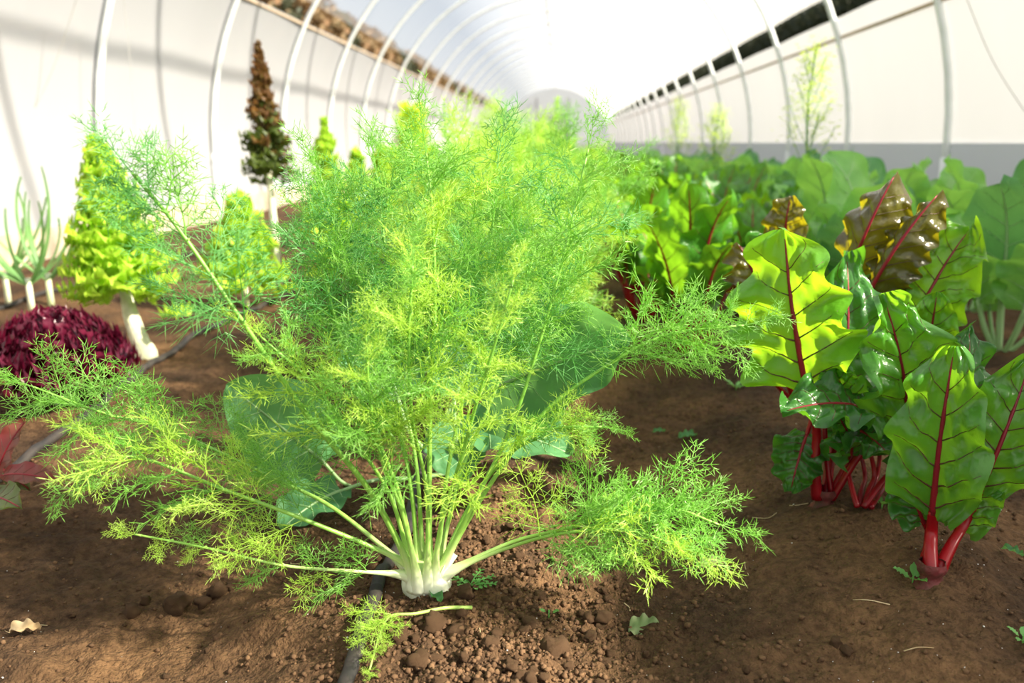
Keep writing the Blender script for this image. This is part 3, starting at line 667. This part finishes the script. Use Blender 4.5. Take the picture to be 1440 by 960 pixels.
cone_lettuce(gz(-1.33, 3.95),   .50, 1.09, .13, .012, 90, ['lettdark', 'lettred', 'lettred'], 'very tall bolted lettuce with bronze-red leaves tapering to a spire', 2, V((-.03, 0, 0)), .022, pw=1.1, size=.8)
cone_lettuce(gz(-1.27, 4.66), .12, .76, .17, .02, 80, ['lett'], 'pointed lime lettuce standing next to the bronze-red spire', 3)
cone_lettuce(gz(-1.30, 3.42), .06, .38, .20, .07, 60, ['lett'], 'low lime lettuce at the foot of the bronze-red spire', 4)
cone_lettuce(gz(-1.30, 7.6), .20, .92, .22, .17, 70, ['lettball'], 'tall round-topped bright yellow lettuce far along the lettuce row', 5)
cone_lettuce(gz(-1.0, 3.9), .05, .34, .19, .08, 50, ['lett'], 'low lime lettuce nearer the fennel row', 6)
for k, yy in enumerate((5.5, 6.2, 6.9, 8.4, 9.2, 10.1)):
    tag(cone_lettuce(gz(-1.3 + .1 * math.sin(k * 3), yy), .08, .55, .2, .06, 40, ['lett'], 'lime lettuce farther along its row, past the bronze-red spire', 10 + k), group='far lettuces of the left row')
def dome_lettuce(loc, r, h, n, mat, label, seed):
    rnd = random.Random(seed); t = thing('lettuce_plant', loc, label, 'lettuce')
    mb = MB(); mb.tube([loc + V((0, 0, -.02)), loc + V((0, 0, .02)), loc + V((0, 0, h * .5))], [.02, .022, .012], 10); link('stalk', mb.mesh('stalk', M['palestalk']), t)
    for i in range(n):
        q = i / (n - 1); a = 2.399 * i; el = R(8 + 80 * (1 - q) ** .9); d = V((math.cos(a) * math.cos(el), math.sin(a) * math.cos(el), math.sin(el) * h / r)); c = loc + V((0, 0, h * .15)) + V((d.x * r * .72, d.y * r * .72, d.z * r * .74))
        link('leaf', rnd.choice(FRL[mat]), t, frame(c, d + V((rnd.gauss(0, .3), rnd.gauss(0, .3), .35)), V((0, 0, 1)) - d * .3, r * .34 / .11 * rnd.uniform(.85, 1.1)))
dome_lettuce(gz(-1.27, 2.03), .19, .19, 280, 'purple', 'frilly dark purple lettuce head sitting low beside the drip hose', 3)
# red-leaf lettuce seedling at the left edge
rb = on(-20, 700); t = thing('lettuce_plant', rb, 'young red-leaf lettuce with smooth shiny oval leaves', 'lettuce')
for k, (j, tp, wd, m, n) in enumerate(((at(-5, 672, 1.42), at(38, 590, 1.45), .055, 'redleaf', V((-.4, -1, .2))), (at(5, 668, 1.4), at(80, 676, 1.36), .045, 'redleaf', V((0, -.6, .8))), (at(-10, 700, 1.36), at(32, 716, 1.28), .06, 'lettdark', V((0, -.5, .8))),
                                    (at(-10, 680, 1.46), at(10, 612, 1.5), .07, 'redleaf', V((0, -1, .3))), (at(10, 665, 1.42), at(44, 690, 1.38), .035, 'lettdark', V((0, -.6, .7))))):
    big_leaf(t, rb, j, tp, wd, n, m, 'redv', 'redv', .003, pr_oval, 20, 12, .0012, 5, bend=40, cup=.15, ruffle=.06, seed=k)
# leeks
for k, (px, py, lab) in enumerate(((45, 436, 'middle leek of three standing between two others by the baseboard'), (72, 428, 'slim leek leaning toward the lime lettuce cone'), (12, 425, 'leek with arching leaves, farthest of three from the lime lettuce cone'))):
    p = on(px, py); rnd = random.Random(70 + k); t = thing('leek_plant', p, lab, 'leek')
    mb = MB(); mb.tube([p + V((0, 0, -.02)), p + V((0, 0, .06)), p + V((.0, 0, .13))], [.014, .012, .011], 10); link('shank', mb.mesh('shank', M['leekw']), t)
    for i in range(9):
        sgn = 1 if i % 2 else -1; a = (0 if i % 2 else math.pi) + rnd.uniform(-.5, .5); L = rnd.uniform(.28, .50); tl = rnd.uniform(.15, .95)
        S = surf(L, .024, lambda t: max(.03, (1 - t) ** .55), rnd.uniform(20, 75), .0, 0, 2, 0, 5, i, fold=.35)
        d = V((math.cos(a) * tl, math.sin(a) * tl, 1)); link('leaf', blade(S, 16, 4).mesh('leaf', M['leek']), t, frame(p + V((0, 0, .11)), d, V((-math.cos(a), -math.sin(a), tl)).normalized() * -1))

# ------------------------------------------------------------ drip hoses
def hose(pts, r, label, flat=.6):
    P = [V((p[0], p[1], soil_z(p[0], p[1]) + r * .6 + .003)) for p in crom([V((a, b, 0)) for a, b in pts], 14)]
    mb = MB(); mb.tube(P, r, 8, flat=flat); tag(link('drip_hose', mb.mesh('drip_hose', M['hose'])), label, 'hose')
h1 = [gp(470, 985), gp(500, 920), gp(522, 860), gp(538, 808)]
hose([(p.x, p.y) for p in h1] + [(-.262, 1.4), (-.30, 2.0), (-.33, 3), (-.33, 8), (-.33, 16)], .0105, 'flat black drip hose running past the white fennel bulb')
h2 = [gp(90, 615), gp(180, 532), gp(240, 496), gp(305, 463)]
hose([(-1.2, .8), (-1.17, 1.3)] + [(p.x, p.y) for p in h2] + [(-1.2, 4), (-1.2, 9), (-1.2, 16)], .011, 'black drip hose beside the purple lettuce and the white stalk', .9)
hose([(-2.3, 1.5), (-2.3, 2.6), (-2.27, 3.2), (-2.22, 5), (-2.2, 12)], .011, 'black drip hose along the row of leeks', .9)

# ------------------------------------------------------------ clods, crumbs, litter
def rock(seed, n1=9, n2=7):
    mb = MB(); rows = []
    for i in range(n2):
        th = math.pi * i / (n2 - 1)
        row = []
        for k in range(n1):
            a = 2 * math.pi * k / n1; d = V((math.sin(th) * math.cos(a), math.sin(th) * math.sin(a), math.cos(th)))
            row.append(tuple(d * (1 + .60 * noise.noise(d * 1.7 + V((seed * 3.1, 0, 0))) + .35 * noise.noise(d * 4 + V((0, seed, 0))))))
        rows.append(row)
    mb.quadgrid(rows, True); return mb
RK = [rock(i).mesh('soil_clod', M['clod']) for i in range(6)]
rnd = random.Random(77)
spots = [(250, 852, .022), (286, 848, .013), (186, 862, .015), (205, 846, .009), (308, 832, .014), (325, 826, .010), (655, 835, .014), (780, 915, .018), (745, 880, .014), (690, 905, .012), (610, 880, .016), (640, 890, .014), (760, 840, .010), (830, 900, .012), (720, 935, .011), (665, 800, .010), (700, 745, .012), (850, 870, .012), (1175, 905, .009), (1190, 915, .008), (590, 930, .015), (560, 900, .012)]
for i in range(190):
    if rnd.random() < .8: spots.append((rnd.gauss(690, 95), rnd.uniform(690, 990), rnd.uniform(.0035, .0095)))
    else: spots.append((rnd.uniform(60, 1400), rnd.uniform(640, 980), rnd.uniform(.003, .007)))
for i, (px, py, r) in enumerate(spots):
    p = on(px, py); big = r >= .009
    o = link('soil_clod', rnd.choice(RK), None, Matrix.Translation(p + V((0, 0, r * .25))) @ Matrix.Rotation(rnd.uniform(0, 6), 4, 'Z') @ Matrix.Diagonal((r * rnd.uniform(.9, 1.4), r, r * rnd.uniform(.6, .9), 1)))
    tag(o, 'large rounded clod of brown earth on the bare soil' if big else 'small crumbly clod of brown earth on the bare soil', 'clod', 'large clods' if big else 'small clods')
def crumbs(name, n, rmin, rmax, mat, label, cat, seed, cx=None):
    rnd = random.Random(seed); mb = MB(); base = [rock(40 + i, 5, 4) for i in range(3)]
    for i in range(n):
        if cx and rnd.random() < .75: px, py = rnd.gauss(*cx), rnd.uniform(650, 1000)
        else: px, py = rnd.uniform(-40, 1480), rnd.uniform(560, 1000)
        p = gp(px, py); p.z = soil_z(p.x, p.y); r = rmin + (rmax - rmin) * rnd.random() ** 2; b = rnd.choice(base); a = rnd.uniform(0, 6); c, s = math.cos(a) * r, math.sin(a) * r
        o = len(mb.v); mb.v += [(p.x + q[0] * c - q[1] * s, p.y + q[0] * s + q[1] * c, p.z + r * .3 + q[2] * r * .8) for q in b.v]; mb.f += [tuple(o + k for k in f) for f in b.f]
    tag(link(name, mb.mesh(name, mat)), label, cat, kind='stuff')
crumbs('soil_crumbs', 8000, .001, .0055, M['clod'], 'loose brown crumbs of earth scattered over the soil', 'soil', 1, (690, 120))
crumbs('perlite_grains', 260, .0005, .0016, M['perlite'], 'tiny white perlite grains sprinkled on the soil', 'perlite', 2)
# cut frond on the hose
cf = on(660, 862); t = thing('cut_frond', cf, 'cut yellow-green fennel frond lying on soil across the drip hose', 'frond')
pp = [on(664, 861), on(625, 868), on(585, 880), on(550, 884), on(535, 905), on(520, 950)]; pp = [p + V((0, 0, .008 + .012 * math.sin(3.1 * i / 5))) for i, p in enumerate(pp)]
C = crom(pp, 6); mb = MB(); mb.tube(C, [.0028 - .0016 * i / (len(C) - 1) for i in range(len(C))], 7); st = link('stem', mb.mesh('stem', M['fstem_b']), t)
for i, (p, d, nr, L) in enumerate(frond_nodes(C, random.Random(5), .60, 4, .046)):
    d.z = abs(d.z) * .2 + .08; link('frond', random.choice(FR['y'][1]), st, frame(p + V((0, 0, .003)), d, V((0, 0, 1)), L / .085))
def litter(name, px, py, L, W, ang, mat, label, cat, seed, prof=pr_oval, bend=60, ruf=.2, cup=.3):
    p = on(px, py); S = surf(L, W, prof, bend, cup, ruf, 3, .05, 5, seed)
    tag(link(name, blade(S, 18, 10).mesh(name, M[mat]), None, frame(p + V((0, 0, .004)), V((math.cos(ang), math.sin(ang), .05)), V((.1, -.3, 1)))), label, cat)
litter('dry_leaf', 14, 892, .045, .022, .1, 'dry', 'pale papery dead leaf scrap on sunlit soil', 'leaf', 1)
litter('dry_leaf', 985, 800, .045, .018, .2, 'dry', 'curled brown dead leaf beside the low fennel frond', 'leaf', 2, ruf=.35)
litter('withered_leaf', 885, 885, .05, .042, -.3, 'drygreen', 'withered grey-green leaf lying flat on open soil', 'leaf', 3, pr_broad, ruf=.10, bend=25, cup=.1)
litter('green_leaf_scrap', 620, 850, .028, .018, 2.2, 'brass', 'small fresh green leaf scrap below the fennel bulb', 'leaf', 4)
litter('green_leaf_scrap', 1408, 775, .035, .016, -1.0, 'brass', 'grey-green leaf scrap on the mound beside the lone chard', 'leaf', 5)
litter('green_leaf_scrap', 955, 618, .045, .022, .3, 'brass', 'pale green leaf scrap in the furrow', 'leaf', 6)
litter('dry_leaf', 1262, 726, .025, .012, .4, 'palestalk', 'cream curled leaf end beside the thin scarlet stalks', 'leaf', 7)
litter('green_leaf_scrap', 918, 610, .03, .014, .1, 'brass', 'narrow pale leaf scrap near the fennel frond in the furrow', 'leaf', 8)
def weed(px, py, n, L, W, label, seed, el=.5):
    p = on(px, py); rnd = random.Random(seed); t = thing('weed_seedling', p, label, 'weed')
    S = surf(L, W, pr_oval, 30, .1, .1, 4, .04, 4, seed); me = blade(S, 10, 8).mesh('leaf', M['weed'])
    for i in range(n):
        a = 2 * math.pi * i / n + rnd.uniform(-.3, .3); d = V((math.cos(a), math.sin(a), el * rnd.uniform(.5, 1.3)))
        link('leaf', me, t, frame(p + d * .006 + V((0, 0, .006)), d, V((0, 0, 1)), rnd.uniform(.7, 1.1)))
    mb = MB(); mb.tube([p + V((0, 0, -.006)), p + V((0, 0, .004)), p + V((0, 0, .012))], .0012, 6); link('stem', mb.mesh('stem', M['weed']), t)
weed(772, 868, 2, .010, .010, 'tiny two-leaved seedling alone on the cloddy soil', 1, .4)
weed(1283, 820, 5, .026, .016, 'small round-leaved weed at the foot of the lone chard', 2)
weed(1240, 715, 4, .025, .014, 'little weed beside the thin scarlet stalks', 3)
weed(1035, 548, 5, .035, .014, 'small weed in the furrow by the stout chard', 4)
weed(1438, 905, 5, .02, .010, 'tiny weed low on the mound in front of the lone chard', 6)
p = on(660, 826); t = thing('weed_seedling', p, 'small ferny weed beside the white fennel bulb', 'weed')
S = surf(.02, .010, pr_oval, 20, .1, .2, 4, 0, 4, 2); me = blade(S, 8, 6).mesh('leaflet', M['weed'])
for a in (-.1, .5, 1.2, 2.6):
    d = V((math.cos(a), math.sin(a), .25)).normalized(); L = .04; mb = MB(); mb.tube([p + V((0, 0, .002)), p + d * L * .5 + V((0, 0, .004)), p + d * L], .0010, 5); st = link('stem', mb.mesh('stem', M['weed']), t)
    for i in range(1, 6):
        for sg in (-1, 1):
            q = d.cross(V((0, 0, 1))) * sg + d * .6; link('leaflet', me, st, frame(p + d * L * i / 5, q, V((0, 0, 1)), .75 - .08 * i))
rnd = random.Random(15)
for i in range(26):
    p = on(rnd.uniform(20, 1420), rnd.uniform(640, 950)); a = rnd.uniform(0, 3.1); L = rnd.uniform(.015, .05); d = V((math.cos(a), math.sin(a), 0))
    q = p + d * L; m = p + d * L * .5 + V((rnd.uniform(-.006, .006), rnd.uniform(-.006, .006), 0)); mb = MB()
    mb.tube(crom([V((u.x, u.y, soil_z(u.x, u.y) + .0015)) for u in (p, m, q)], 4), .0008, 5)
    tag(link('straw_bit', mb.mesh('straw_bit', M['dry'])), 'thin dry straw lying on the soil', 'straw', 'straws on the soil')
